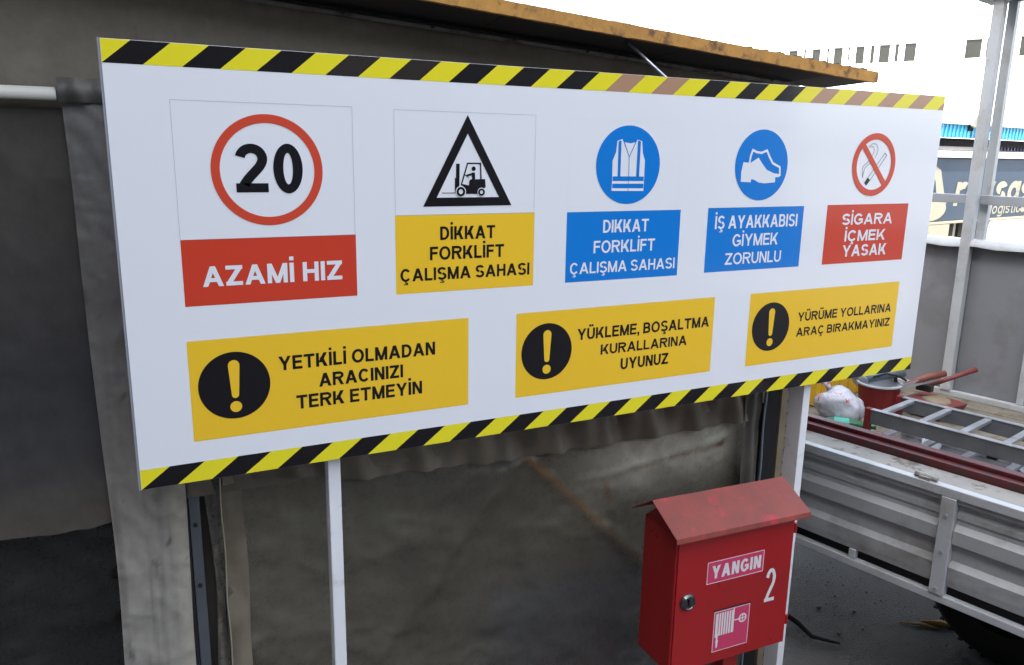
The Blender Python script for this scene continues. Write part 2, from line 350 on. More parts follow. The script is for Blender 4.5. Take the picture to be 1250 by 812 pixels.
# local x = u, body towards +y
m = MB(); m.box(-5, 9, 0, .12, 2.72, 3.06); m.build('fascia', M['cyan'], B)
m = MB()
for k in range(70): m.box(-5+k*.2, -5+k*.2+.07, -.03, 0, 2.73, 3.05)
m.build('fascia_rib', M['cyan'], B, kind='stuff')
m = MB(); m.box(-5, 9, .15, .6, 2.52, 2.71); m.build('gutter_strip', M['shed_dark'], B)
m = MB(); m.box(-1.15, 9, .5, 5, 0, 2.52); m.box(-5, -1.15, .5, 5, 0, 2.30); m.build('wall', M['shed_blue'], B)
m = MB()
for k in range(48): m.box(-1.1+k*.21, -1.1+k*.21+.08, .46, .5, .2, 2.515)
m.build('wall_rib', M['shed_blue'], B, kind='stuff')
m = MB(); m.box(-1.3, 2.2, .40, .46, 2.40, 2.50); m.build('lintel', M['far_white'], B)
m = MB(); m.box(-2.2, -1.75, .40, .48, 2.30, 2.51); m.build('hatch', M['tan_board'], B)
m = MB(); m.box(-1.55, -1.2, .40, .48, 2.30, 2.51); m.build('opening', M['shed_dark'], B)
m = MB(); m.box(.95, 5, .30, .39, 2.23, 2.42); m.build('timber_board', M['tan_board'], B)
m = MB(); m.box(-5.1, 9.1, -.05, 5.2, 3.065, 3.12); m.build('roof', M['far_white'], B)
m = MB(); m.lathe([(.0, .0), (.10, .0), (.16, .10), (.15, .14), (0, .14)], (0, 0, 0), n=16, rot=Matrix.Rotation(R(100), 3, 'X')); m.v = [(x-.72, y-.12, z+3.16) for x, y, z in m.v]
fl = m.build('floodlight', M['cream'], B, smooth=False)
m = MB(); m.box(-.60, -.50, -.10, 0, 2.90, 3.12); m.build('bracket', M['shed_dark'], fl)
# ------------------------------------------------------------------ logistics truck body
B = thing('box_truck', 'dark blue logistics lorry body with cream lettering, beyond the white pickup', 'truck', (9.96, 4.82, 0), sa)
m = MB(); m.box(-3.2, 4.2, 0, 2.3, 1.40, 2.18); m.build('body', M['trailer_blue'], B, bevel=.01)
m = MB(); m.box(-3.25, 4.25, -.03, 2.33, 2.183, 2.265); m.build('top_rail', M['far_white'], B)
m = MB(); m.box(-3.2, 4.2, -.015, .05, 1.368, 1.397); m.build('bottom_rail', M['cream'], B)
m = MB(); m.box(.64, 2.9, -.02, .04, .55, 1.36); m.build('side_panel', M['far_white'], B)
m = MB(); m.box(-1.4, -.45, -.02, .04, .55, 1.36); m.build('side_panel', M['cream'], B)
m = MB(); m.box(-3.1, 4.1, .4, 1.9, .55, 1.36); m.build('chassis', M['dark_metal'], B)
for wx in (-2.2, 0.05, 3.5):
    w_ = MB(); w_.lathe([(.2, -.13), (.36, -.13), (.41, -.09), (.41, .09), (.36, .13), (.2, .13)], (0, 0, 0), n=28, rot=Matrix.Rotation(R(90), 3, 'X')); w_.v = [(x+wx, y+.2, z+.41) for x, y, z in w_.v]
    wo = w_.build('wheel', M['rubber'], B, smooth=True)
    w_ = MB(); w_.lathe([(0, -.05), (.12, -.07), (.2, -.12)], (0, 0, 0), n=24, rot=Matrix.Rotation(R(90), 3, 'X')); w_.v = [(x+wx, y+.2, z+.41) for x, y, z in w_.v]
    w_.build('rim', M['tube_grey'], wo)
for k in range(3):
    m = MB(); m.box(-.36+k*.26, -.30+k*.26, .1, .16, 1.16, 1.36); m.build('bracket', M['cream'], B)
lettering('reysaş', -.40, 1.70, 1.585, 2.0, .235, M['cream'], B, -.004, .08, .16)
lettering('logistics', .60, 1.62, 1.452, 1.60, .17, M['cream'], B, -.004, .12, .18)
F = Flat()   # emblem: pointed arch over a half disc
F.stroke([(-1.32, 1.55), (-1.18, 1.80), (-1.03, 1.98), (-.93, 2.02)], .12)
F.quads([(-.96, 2.09), (-.80, 2.03), (-.64, 1.72), (-.56, 1.40+.22)], [(-.98, 1.96), (-.90, 1.90), (-.83, 1.72), (-.76, 1.62)])
F.poly([(-1.30+.37*1+.37*math.cos(R(a)), 1.56+.15*math.sin(R(a))) for a in range(0, 361, 15)])
F.build('emblem', M['cream'], B, y=-.004)
# ------------------------------------------------------------------ overhead cable, unseen blocks added for shade and board reflections
m = MB(); pts = []
for i in range(31):
    t = i/30; pts.append((18+ (24-18)*t*1.0, 18.5-11.5*t, 6.05+.55*t-1.2*t*(1-t)*.35))
pts = [(16.5+i*.35, 20.5-i*.62, 5.55+.055*i-.012*i*(30-i)/15) for i in range(31)]
m.tube(pts, .012, 5); o = m.build('overhead_cable', M['dark_metal']); tag(o, 'thin dark cable sagging across the white sky, upper right', 'cable')
B = thing('warehouse', 'tall grey warehouse standing left of the yard, beyond the frame', 'building', (-5.5, -10, 0), 0)  # added out of view to keep the yard in shade
m = MB(); m.box(-24, 0, -16, 14, 0, 14.5); m.build('wall', M['ware'], B)
m = MB(); m.box(-24.3, .3, -16.3, 14.3, 14.5, 14.8); m.build('roof', M['steel_grey'], B)
for y in (-12, -4, 4):
    m = MB(); m.box(.01, .1, y, y+4, 0, 4.2); m.build('roller_door', M['steel_grey'], B)
B = thing('workshop', 'long low dark workshop across the yard behind the viewer', 'building', (0, -13, 0), 0)  # unseen, added so the glossy board reflects something dark
m = MB(); m.box(-5.3, 10.0, -8, 0, 0, 7); m.build('wall', M['ware_dark'], B)
m = MB(); m.box(-5.4, 10.2, -8.2, .3, 7.001, 7.2); m.build('roof', M['steel_grey'], B)
for x in (-3, 2, 6.5):
    m = MB(); m.box(x, x+3, .01, .08, .02, 3.6); m.build('roller_door', M['steel_grey'], B)
B = thing('annex_building', 'narrow dark annex across the yard right of the workshop', 'building', (0, -13, 0), 0)  # unseen, added to darken one more stretch of the board's reflection
m = MB(); m.box(12.0, 15.2, -8, 0, 0, 7.5); m.build('wall', M['ware_dark'], B)
m = MB(); m.box(11.9, 15.3, -8.1, .2, 7.501, 7.7); m.build('roof', M['steel_grey'], B)
m = MB(); m.box(12.8, 14.2, .01, .06, .02, 2.4); m.build('door', M['steel_grey'], B)
# ================================================================== TARPAULIN SHELTER
SH = thing('tarpaulin_shelter', 'dark shed walled with grimy grey tarpaulins under a rusty orange eave', 'shelter', (0, .31, 0))
OFF = (0, .31, 0)
def nz(x, y, z=0): return noise.noise(Vector((x, y, z)))
def fbm(x, y, z=0): return nz(x, y, z)+.5*nz(2*x, 2*y, z+3)+.25*nz(4*x, 4*y, z+7)+.12*nz(8*x, 8*y, z+9)
def curtain(name, x0, x1, z0, z1, Y, disp, colf, m, step=.014, ztop=None, bot=None, parent=None, label=None, xl=None, xr=None):
    nx = max(2, int((x1-x0)/step)); nzv = max(2, int((z1-z0)/step)); vs = []; cs = []
    for j in range(nzv+1):
        for i in range(nx+1):
            u = i/nx; v = j/nzv; x = x0+(x1-x0)*u
            za = z0+(bot(x) if bot else 0); zb_ = (ztop(x) if ztop else z1); z = za+(zb_-za)*v
            if xl: x = x + (1-u)*xl(z)
            if xr: x = x + u*xr(z)
            vs.append((x, Y-disp(x, z)-.31, z)); cs.append(colf(x, z))
    fs = [(j*(nx+1)+i, j*(nx+1)+i+1, (j+1)*(nx+1)+i+1, (j+1)*(nx+1)+i) for j in range(nzv) for i in range(nx)]
    me = bpy.data.meshes.new(name); me.from_pydata(vs, [], fs); me.update()
    ca = me.color_attributes.new('Col', 'FLOAT_COLOR', 'POINT')
    flat = []
    for c in cs: flat += [max(.002, c[0]), max(.002, c[1]), max(.002, c[2]), 1]
    ca.data.foreach_set('color', flat)
    o = link(name, me, m, parent or SH, smooth=True)
    if label: o['label'] = label
    return o
def mixc(a, b, t): t = max(0, min(1, t)); return tuple(a[i]*(1-t)+b[i]*t for i in range(3))
def smooth(t): t = max(0, min(1, t)); return t*t*(3-2*t)
def seg_d(x, z, a, b):
    ax, az = a; bx, bz = b; t = ((x-ax)*(bx-ax)+(z-az)*(bz-az))/((bx-ax)**2+(bz-az)**2); t = max(0, min(1, t))
    return math.hypot(x-ax-t*(bx-ax), z-az-t*(bz-az)), t
eave = lambda x: 2.5225-.0603*(x-.265)
# upper tarpaulin (behind and above the sign)
def c_up(x, z):
    n = fbm(x*1.6, z*1.6); s = fbm(x*.9, z*6, 5)
    c = mixc((.165, .138, .102), (.215, .186, .143), .5+n*.6); c = mixc(c, (.10, .084, .064), max(0, s)*.8)
    return c
curtain('upper_tarpaulin', -3.2, 2.14, 1.26, 2.6, .303, lambda x, z: .010*fbm(x*1.3, z*.8)+.003*fbm(x*5, z*5, 3), c_up, M['cloth'], .018, ztop=eave, bot=lambda x: .99 if x < .085 else 0)
# left dark curtain and the blacker one under its hem
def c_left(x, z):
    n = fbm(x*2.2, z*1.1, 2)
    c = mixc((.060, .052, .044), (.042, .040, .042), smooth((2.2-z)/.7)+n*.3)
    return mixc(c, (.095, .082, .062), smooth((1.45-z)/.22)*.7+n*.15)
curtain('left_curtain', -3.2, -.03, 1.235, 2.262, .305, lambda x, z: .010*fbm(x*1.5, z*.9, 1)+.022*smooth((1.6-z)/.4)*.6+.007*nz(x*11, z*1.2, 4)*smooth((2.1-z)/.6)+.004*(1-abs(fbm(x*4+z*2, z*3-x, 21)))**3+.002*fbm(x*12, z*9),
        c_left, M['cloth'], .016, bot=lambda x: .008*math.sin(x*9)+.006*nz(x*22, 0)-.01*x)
curtain('lower_left_curtain', -3.2, .0, .0, 1.30, .385, lambda x, z: .030*fbm(x*2.2, z*1.5, 4)+.022*(1-abs(fbm(x*2.5+z*2, z*4-x*1.5, 8)))**3, lambda x, z: mixc((.014, .013, .011), (.026, .024, .020), .5+fbm(x*3, z*3)*.6), M['film'], .016)
# grey cover flap with its gathered sleeve
def c_flap(x, z):
    n = fbm(x*6, z*2.5, 3); c = mixc((.15, .142, .132), (.29, .27, .235), smooth((1.9-z)/.9)+n*.25); c = mixc(c, (.12, .108, .092), smooth(fbm(x*42, z*1.6, 6)+.1)*.55)
    c = mixc(c, (.36, .33, .27), smooth((x-.045)/.05)*smooth((1.6-z)/.4)*.9)
    c = mixc(c, (.085, .082, .08), smooth(.4-abs(x-.035+.008*math.sin(z*9))*60)*.8)
    return mixc(c, (.05, .045, .04), smooth((fbm(x*28, z*12, 9)-.55)*4)*.6)
curtain('cover_flap', -.085, .103, 0, 2.262, .285, lambda x, z: .010*math.sin((x+.085)/.188*math.pi)+.007*nz(x*14+.6*math.sin(z*3), z*1.1, 2)+.004*fbm(x*9, z*4)+.006*(1-abs(fbm(x*9+z*5, z*6-x*3, 5)))**3,
        c_flap, M['cloth'], .008, xl=lambda z: .012*smooth((2.0-z)/.5)+.004*math.sin(z*7), xr=lambda z: .004*math.sin(z*6))
curtain('sleeve', -.090, .10, 2.262, 2.315, .268, lambda x, z: .014*math.sin((z-2.262)/.053*math.pi)+.004*math.sin(x*130+z*20), lambda x, z: mixc((.10, .095, .082), (.14, .13, .11), .5+fbm(x*16, z*16)), M['cloth'], .004)
m = MB(OFF); m.tube([(-3.2, .270, 2.272), (-1.5, .272, 2.280), (-.6, .268, 2.279), (-.094, .268, 2.279)], .0145, 14); m.build('pole', M['conduit'], SH, smooth=True)
# right-hand lower curtain: clear grimy film with pleated valance above
def disp_r(x, z):
    dd, t = seg_d(x, z, (1.16, 1.17), (1.68, .66)); cr = .009*(1+.8*fbm(x*12, z*12, 3))*math.exp(-(dd/.03)**2)*smooth((1.23-z)/.04)
    d2, t2 = seg_d(x, z, (1.12, 1.22), (.62, .62)); cr += .014*math.exp(-(d2/.03)**2)*smooth((1.21-z)/.04)
    d3, t3 = seg_d(x, z, (1.35, 1.08), (2.0, 1.14)); cr += .006*math.exp(-(d3/.012)**2)
    rd = (1-abs(fbm(x*2.6+z*1.2, z*3.4-x*.8, 12)))**4
    return cr+.026*fbm(x*1.7, z*1.7, 6)+.010*nz(x*5.5+.8*nz(z*2, 3), z*.9, 14)+.005*fbm(x*3+z*3, z*7-x, 2)+.010*rd+.0025*fbm(x*14, z*22, 4)
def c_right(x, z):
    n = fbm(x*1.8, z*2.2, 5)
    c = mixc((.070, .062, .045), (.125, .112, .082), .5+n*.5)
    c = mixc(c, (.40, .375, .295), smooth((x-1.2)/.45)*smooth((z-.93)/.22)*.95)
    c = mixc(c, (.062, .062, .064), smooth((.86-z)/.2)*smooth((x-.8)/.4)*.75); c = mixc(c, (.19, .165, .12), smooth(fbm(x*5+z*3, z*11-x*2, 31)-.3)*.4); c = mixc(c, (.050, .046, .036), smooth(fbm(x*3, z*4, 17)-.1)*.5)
    dd, t = seg_d(x, z, (1.13, 1.215), (1.62, .72)); w_ = .013*(1+.7*fbm(x*20, z*20))
    c = mixc(c, (.20, .105, .038), math.exp(-(dd/max(.004, w_))**2)*.95*(1-.65*t)*(.55+smooth(fbm(x*30, z*30)+.5)*.45))
    c = mixc(c, (.030, .028, .026), math.exp(-((dd-.022)/.008)**2)*.5*(1-.5*t) if z < 1.2-(x-1.16)*.98 else 0)
    d3, t3 = seg_d(x, z, (1.50, 1.085), (1.98, 1.115)); c = mixc(c, (.12, .05, .02), math.exp(-(d3/.009)**2)*(.4+.8*t3)*(.6+fbm(x*15, z*30)))
    d4, t4 = seg_d(x, z, (1.44, 1.06), (1.47, .99)); c = mixc(c, (.14, .06, .02), math.exp(-(d4/.007)**2)*.7)
    return c
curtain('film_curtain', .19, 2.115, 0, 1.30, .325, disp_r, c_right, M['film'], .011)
def c_val(x, z):
    c = mixc((.10, .082, .058), (.19, .16, .115), .45+fbm(x*3, z*5, 2)*.6)
    return mixc(c, (.14, .125, .10), smooth((math.sin(x*31+z*20+2*nz(x*4, 0))-.4)*1.2)*.5*smooth((x-1.0)/.4))
curtain('valance', .20, 2.10, 1.225, 1.46, .290, lambda x, z: (.010*math.sin(x*31+z*22+2*nz(x*4, 0))+.006*math.sin(x*67+z*10))*(.3+.7*smooth((1.42-z)/.15))+.010*fbm(x*2, z*3),
        c_val, M['cloth'], .010, bot=lambda x: .050*smooth((.62-x)/.3)+.012*math.sin(x*4)-.035*smooth((x-1.1)/.9)+.005*nz(x*18, 1))
# welded border strip of the film, loose hanging edge, hem at the far edge
curtain('border_strip', .196, .252, 0, 1.42, .300, lambda x, z: .004*fbm(x*6, z*3)+.002*math.sin(z*30), lambda x, z: mixc((.13, .108, .075), (.22, .185, .135), .5+fbm(x*14, z*4)), M['cloth'], .008, xr=lambda z: .003*math.sin(z*14))
curtain('loose_edge', .158, .190, 0, 1.42, .292, lambda x, z: .010*math.sin(z*16+x*60)+.006*fbm(x*30, z*8), lambda x, z: mixc((.05, .044, .036), (.15, .135, .10), smooth(fbm(x*50, z*9)+.1)), M['film'], .005, xl=lambda z: .008*math.sin(z*8), xr=lambda z: .004*math.sin(z*11+1))
m = MB(OFF); m.tube([(.193+.0015*math.sin(k*1.1), .284, 1.42-k*.047) for k in range(31)], .0022, 6); m.build('edge_rope', mat('edge_rope', (.32, .29, .20), .7), SH)
curtain('hem_strip', 2.035, 2.125, 0, 1.42, .285, lambda x, z: .007*math.sin(x*120+z*3)+.008*fbm(x*7, z*4), lambda x, z: mixc((.060, .055, .045), (.115, .105, .088), .5+fbm(x*15, z*5)), M['cloth'], .007, xr=lambda z: .010*math.sin(z*4)+.004*nz(z*13, 0))
m = MB(OFF); m.tube([(2.133+.003*math.sin(k*.9), .282, 1.42-k*.047) for k in range(31)], .0035, 6); m.build('edge_tube', mat('edge_tube', (.24, .27, .31), .4), SH)
# steel uprights, and a black strip for the shaded gap
def strut(name, x0, x1, y0, y1, z1, m_, bolts=()):
    a = MB(OFF); a.box(x0, x1, y0, y1, 0, z1); p = a.build(name, m_, SH, bevel=.002)
    for bz in bolts:
        q = MB(OFF); q.tube([((x0+x1)/2, y0+.001, bz), ((x0+x1)/2, y0-.006, bz)], .006, 6); q.build('bolt', M['dark_metal'], p)
strut('upright', .100, .110, .296, .34, 2.3, M['dark_metal'])
strut('upright', .112, .140, .302, .36, 2.3, M['steel_grey'], (1.18, 1.0, .7, .4))
strut('upright', .142, .170, .345, .40, 2.3, M['soffit'])
strut('upright', 2.146, 2.222, .305, .36, 2.36, M['soffit_black'])  # black strip standing in for the unlit gap into the shelter
a = MB(OFF)
a.box(2.232, 2.238, .30, .345, 0, 2.38); a.box(2.238, 2.275, .30, .306, 0, 2.38)
a = a.build('slotted_angle', M['beige_wood'], SH)
for k in range(44):
    q = MB(OFF); q.tube([(2.268, .3, .05+k*.05), (2.268, .2965, .05+k*.05)], .0052, 8); q.build('slot', M['soffit_black'], a)
# batten with screws
m = MB(OFF); X0, X1 = -3.2, 2.12
lo = lambda x: 2.5145-.0603*(x-.265)
m.hexa([(X0, .272, lo(X0)), (X1, .272, lo(X1)), (X1, .285, lo(X1)), (X0, .285, lo(X0))], [(X0, .272, lo(X0)+.015), (X1, .272, lo(X1)+.015), (X1, .285, lo(X1)+.015), (X0, .285, lo(X0)+.015)])
bt_ = m.build('batten', M['batten'], SH, bevel=.0015)
for k in range(20):
    x = -2.6+k*.243
    m = MB(OFF); m.tube([(x, .273, lo(x)+.008), (x, .268, lo(x)+.008)], .0045, 8); m.build('screw', M['dark_metal'], bt_)
# eave: fascia, soffit, roof, hanging scraps
ft = lambda x: 2.447-.0695*(x-2.319); fb = lambda x: 2.523-.0697*(x-.744)
def slab(xa, xb, ya, yb, za, zb, n=1):
    s_ = MB(OFF)
    for i in range(n):
        a = xa+(xb-xa)*i/n; b = xa+(xb-xa)*(i+1)/n
        s_.hexa([(a, ya, za(a)), (b, ya, za(b)), (b, yb, za(b)), (a, yb, za(a))], [(a, ya, zb(a)), (b, ya, zb(b)), (b, yb, zb(b)), (a, yb, zb(a))])
    return s_
me_ = MB(OFF); N = 420; vs = []
for i in range(N+1):
    x = -3.2+5.520*i/N
    vs += [(x, .098+.0015*nz(x*30, 0), fb(x)-.001+.0018*nz(x*9, 3)+.003*min(0, nz(x*38, 8))), (x, .098+.0015*nz(x*25, 5), ft(x)+.0012*nz(x*14, 1)+.001*nz(x*50, 2)), (x, .120, ft(x)+.003*nz(x*14, 1)), (x, .120, fb(x))]
fs = [(4*i+a, 4*i+4+a, 4*i+4+(a+1) % 4, 4*i+(a+1) % 4) for i in range(N) for a in range(4)]+[(0, 1, 2, 3), (4*N, 4*N+3, 4*N+2, 4*N+1)]
me_.add(vs, fs); me_.build('fascia', M['rust_orange'], SH)
def soff(xa, xb, mm, name):
    q = MB(OFF); lb_ = lambda x: lo(x)+.017
    q.hexa([(xa, .121, fb(xa)+.003), (xb, .121, fb(xb)+.003), (xb, .34, lb_(xb)), (xa, .34, lb_(xa))], [(xa, .121, fb(xa)+.009), (xb, .121, fb(xb)+.009), (xb, .34, lb_(xb)+.006), (xa, .34, lb_(xa)+.006)])
    q.build(name, M[mm], SH)
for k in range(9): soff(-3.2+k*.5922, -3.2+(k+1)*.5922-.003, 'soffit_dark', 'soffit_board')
soff(2.1298, 2.316, 'soffit', 'soffit_board')
slab(-3.2, 2.09, .255, .271, lambda x: lo(x)+.010, lambda x: lo(x)+.0155).build('beam', M['soffit_black'], SH)
slab(-3.2, 2.318, .1215, 7, lambda x: fb(x)+.0105, lambda x: ft(x)-.002).build('roof', M['roof_sheet'], SH)
for k in range(9):
    x = 1.75+k*.062+random.uniform(-.01, .01); w_ = random.uniform(.012, .03)
    m = MB(OFF); m.hexa([(x, .100, ft(x)-.003), (x+w_, .100, ft(x+w_)-.003), (x+w_, .13, ft(x+w_)-.003), (x, .13, ft(x)-.003)], [(x+.003, .102, ft(x)+.004), (x+w_-.004, .100, ft(x+w_)+.005), (x+w_-.003, .13, ft(x+w_)+.004), (x+.002, .13, ft(x)+.004)])
    m.build('clip', M['soffit'], SH)
# rear and side walls so the shed is closed
m = MB(OFF); m.box(-3.2, 2.08, 6.9, 7, 0, 2.36); m.box(-3.3, -3.2, .34, 7, 0, 2.7); m.box(.30, .34, 2, 6.8, 0, 2.35)
m.build('back_wall', M['soffit'], SH)
m = MB(OFF); m.box(1.96, 2.0, .9, 6.85, 0, 2.36); m.build('side_wall', M['soffit'], SH)
# ================================================================== SIGNBOARD
SB = thing('safety_signboard', 'wide white Turkish workplace safety board on two posts, edged with hazard stripes', 'signboard', (0, 0, 1.4244))
BW, BH = 2.537, .950
m = MB(); m.box(0, BW, 0, .018, 0, BH); m.build('panel', M['board_white'], SB, bevel=.0008)
m = MB(); m.box(-.0045, -.0005, .002, .020, -.002, BH+.001); m.build('edge_trim', M['edge_grey'], SB)
m = MB(); m.box(-.003, BW, .019, .034, .10, .13); m.box(-.003, BW, .019, .034, .82, .85); m.build('back_rail', M['edge_grey'], SB)
def clipx(pts, xa, xb):
    for lim, sgn in ((xa, 1), (xb, -1)):
        out = []
        for i in range(len(pts)):
            p, q = pts[i], pts[(i+1) % len(pts)]; ip = (p[0]-lim)*sgn >= 0; iq = (q[0]-lim)*sgn >= 0
            if ip: out.append(p)
            if ip != iq:
                t = (lim-p[0])/(q[0]-p[0]); out.append((lim, p[1]+t*(q[1]-p[1])))
        pts = out
        if not pts: return []
    return pts
def stripes(z0, z1, xt, xb, top):
    per = .1472; wd = .0736
    for k in range(-1, 18):
        for j in (0, 1):
            a = xt+k*per+j*wd; b = xb+k*per+j*wd
            pts = clipx([(b, z0), (b+wd, z0), (a+wd, z1), (a, z1)], .0008, BW-.0008)
            if len(pts) < 3: continue
            mm = 'ink_black' if j == 0 else 'ink_yellow'
            if top and j == 0 and (k >= 13 or k in (8, 9)): mm = 'ink_faded'  # bright glare on these black stripes, put into the ink as tan
            if top and j == 0 and k in (3, 4): mm = 'ink_brown'  # weaker glare, put into the ink as brown
            F = Flat(); F.poly(pts); F.build('hazard_stripe', M[mm], SB, y=-.0004)
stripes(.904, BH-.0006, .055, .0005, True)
stripes(.0006, .046, .062, .0015, False)
Y1, Y2, Y3, Y4 = -.0004, -.0008, -.0012, -.0018
def sticker(name, lines, x0, x1, z0, z1, m_, tm, t, box=None, lab=None):
    s = rect(x0, x1, z0, z1, name, M[m_], SB, Y1)
    if lab: s['label'] = lab
    for (txt, a, b, c, d_) in lines: lettering(txt, a, b, c, d_, t, M[tm], s, Y2)
    if box:
        outline(box[0], box[1], z1, box[2], .0010, 'outline', M[box[3]], s, Y1)
    return s
s1 = sticker('speed_limit_sticker', [('AZAMİ HIZ', .158, .466, .4465, .491)], .119, .501, .405, .550, 'ink_red', 'ink_white', .215, (.119, .500, .8385, 'ink_line'))
F = Flat(); F.ring(.309, .6965, .1195, .1010, n=96); F.build('red_ring', M['ink_ring'], s1, y=Y2)
lettering('2', .240, .308, .6495, .7525, .205, M['ink_black'], s1, Y2); lettering('0', .320, .384, .6475, .7535, .205, M['ink_black'], s1, Y2)
s2 = sticker('forklift_sticker', [('DİKKAT', .713, .863, .530, .563), ('FORKLİFT', .686, .889, .481, .514), ('ÇALIŞMA SAHASI', .609, .964, .431, .4625)], .598, .976, .401, .592, 'ink_gold', 'ink_black', .20, (.599, .974, .836, 'ink_line'))
F = Flat(); A, Bq, Cq = (.7862, .8085), (.6868, .6225), (.8905, .6225); rr_ = .0105
F.stroke([A, Bq, Cq], rr_*2, True)
for p in (A, Bq, Cq): F.disc(*p, rr_, 20)
F.build('warning_triangle', M['ink_black'], s2, y=Y2)
F = Flat()
F.poly([(.7553, .7146), (.765, .7146), (.7643, .6612), (.7578, .648), (.7522, .643), (.7522, .680), (.7553, .680)])
F.poly([(.718, .6432), (.753, .6432), (.753, .6450), (.718, .6450)])
F.stroke([(.7689, .6622), (.7859, .7155), (.8209, .7155), (.8225, .6768)], .0034)
F.poly([(.7689, .6666), (.7894, .6621), (.791, .6738), (.7942, .6768), (.8338, .6776), (.8353, .6574), (.8273, .6539), (.8142, .6412), (.778, .6415), (.7734, .6577)])
F.disc(.8022, .7026, .0056, 20); F.poly([(.7967, .6935), (.8059, .6935), (.8067, .6753), (.7981, .6753)]); F.stroke([(.8035, .6912), (.7828, .6856)], .005); F.stroke([(.7763, .69), (.7893, .6797)], .0015)
F.build('forklift_symbol', M['ink_black'], s2, y=Y2)
F = Flat(); F.ring(.7676, .6472, .0137, .0115, n=32); F.ring(.8234, .6456, .0108, .009, n=32); F.disc(.7676, .6472, .0062, 24); F.disc(.8234, .6456, .0047, 24); F.build('wheel_gap', M['board_white'], s2, y=Y3-.0004)
F = Flat(); F.ring(.7676, .6472, .0115, .0060, n=32); F.ring(.8234, .6456, .009, .0045, n=32); F.build('wheel_symbol', M['ink_black'], s2, y=Y4-.0008)
s3 = sticker('vest_sticker', [('DIKKAT', 1.189, 1.341, .533, .568), ('FORKLİFT', 1.161, 1.366, .478, .512), ('ÇALIŞMA SAHASI', 1.088, 1.440, .4235, .4545)], 1.074, 1.451, .402, .591, 'ink_blue', 'ink_white', .175, (1.075, 1.438, .831, 'ink_white'))
F = Flat(); F.disc(1.2635, .7145, .1045, 96); F.build('blue_disc', M['ink_blue'], s3, y=Y2)
F = Flat()
for p in ([(1.2232, .7778), (1.2391, .783), (1.2626, .7376), (1.2657, .6843), (1.2114, .6843), (1.2103, .7253), (1.2205, .7487)],
          [(1.2626, .7376), (1.288, .7826), (1.304, .7785), (1.3079, .747), (1.3162, .7278), (1.3164, .6838), (1.2657, .6843)],
          [(1.2442, .7753), (1.266, .7722), (1.2822, .7754), (1.2632, .739)], [(1.212, .6719), (1.3164, .6717), (1.3165, .6645), (1.2117, .6648)], [(1.2112, .6527), (1.3158, .6521), (1.3159, .6448), (1.2109, .6456)]): F.poly(p)
F.stroke([(1.2122, .6843), (1.2114, .6456)], .0012); F.stroke([(1.3158, .6843), (1.3152, .6448)], .0012)
F.build('vest_symbol', M['ink_white'], s3, y=Y3)
F = Flat(); F.poly([(1.2272, .777), (1.2361, .7789), (1.2373, .6843), (1.2283, .6843)]); F.poly([(1.29, .7806), (1.2997, .7778), (1.2989, .6837), (1.2892, .6843)])
F.stroke([(1.2636, .7376), (1.2646, .6843), (1.2643, .6446)], .0016); F.stroke([(1.2432, .7796), (1.2636, .7361), (1.2856, .7805)], .0018)
F.build('vest_band', M['ink_blue'], s3, y=Y4)
s4 = sticker('safety_shoe_sticker', [('İŞ AYAKKABISI', 1.580, 1.909, .532, .5705), ('GİYMEK', 1.652, 1.834, .478, .5145), ('ZORUNLU', 1.628, 1.853, .4235, .4585)], 1.551, 1.933, .404, .594, 'ink_blue', 'ink_white', .175, (1.552, 1.91, .830, 'ink_white'))
F = Flat(); F.disc(1.7435, .7175, .1035, 96); F.build('blue_disc', M['ink_blue'], s4, y=Y2)
F = Flat(); F.poly([(1.6703, .7258), (1.6879, .7245), (1.6997, .7246), (1.7276, .7395), (1.7457, .7206), (1.7635, .7044), (1.7931, .6941), (1.8096, .6926), (1.8233, .6882), (1.8149, .6827), (1.8006, .6821), (1.8012, .6671), (1.7601, .6642), (1.7357, .6667), (1.7148, .6756), (1.7049, .6762), (1.7047, .6674), (1.6653, .6689), (1.6647, .6967)])
F.stroke([(1.694, .7231), (1.6965, .7435), (1.7033, .7610), (1.718, .7555), (1.738, .7534), (1.759, .7605), (1.7713, .7415), (1.7855, .7239), (1.8155, .7121), (1.8180, .6882)], .0068)
F.build('shoe_symbol', M['ink_white'], s4, y=Y3)
s5 = sticker('no_smoking_sticker', [('SİGARA', 2.107, 2.344, .530, .566), ('İÇMEK', 2.127, 2.318, .476, .512), ('YASAK', 2.123, 2.331, .426, .464)], 2.035, 2.417, .4045, .5955, 'ink_red', 'ink_white', .215)
F = Flat(); F.stroke([(2.2045, .6807), (2.2716, .7600), (2.2817, .7530), (2.2149, .6722)], .0016, True)
for p in ([(2.1928, .7797), (2.2103, .7886), (2.2275, .7875), (2.2375, .7733), (2.2345, .759), (2.2283, .7444)], [(2.1954, .7769), (2.2118, .78), (2.2198, .7702), (2.2174, .7587), (2.210, .748)], [(2.2053, .736), (2.185, .724), (2.1744, .7124), (2.1755, .696), (2.1795, .6807)], [(2.2119, .7284), (2.195, .720), (2.1845, .7103), (2.1793, .6821)]): F.stroke(p, .0014)
F.poly([(2.1894, .6639), (2.2019, .6807), (2.2149, .6714), (2.2005, .656)])
F.build('cigarette_symbol', M['ink_black'], s5, y=Y2)
F = Flat(); F.ring(2.2265, .722, .1000, .0800, n=96); F.stroke([(2.1705, .781), (2.2830, .661)], .0185); F.build('prohibition_ring', M['ink_ring'], s5, y=Y3)
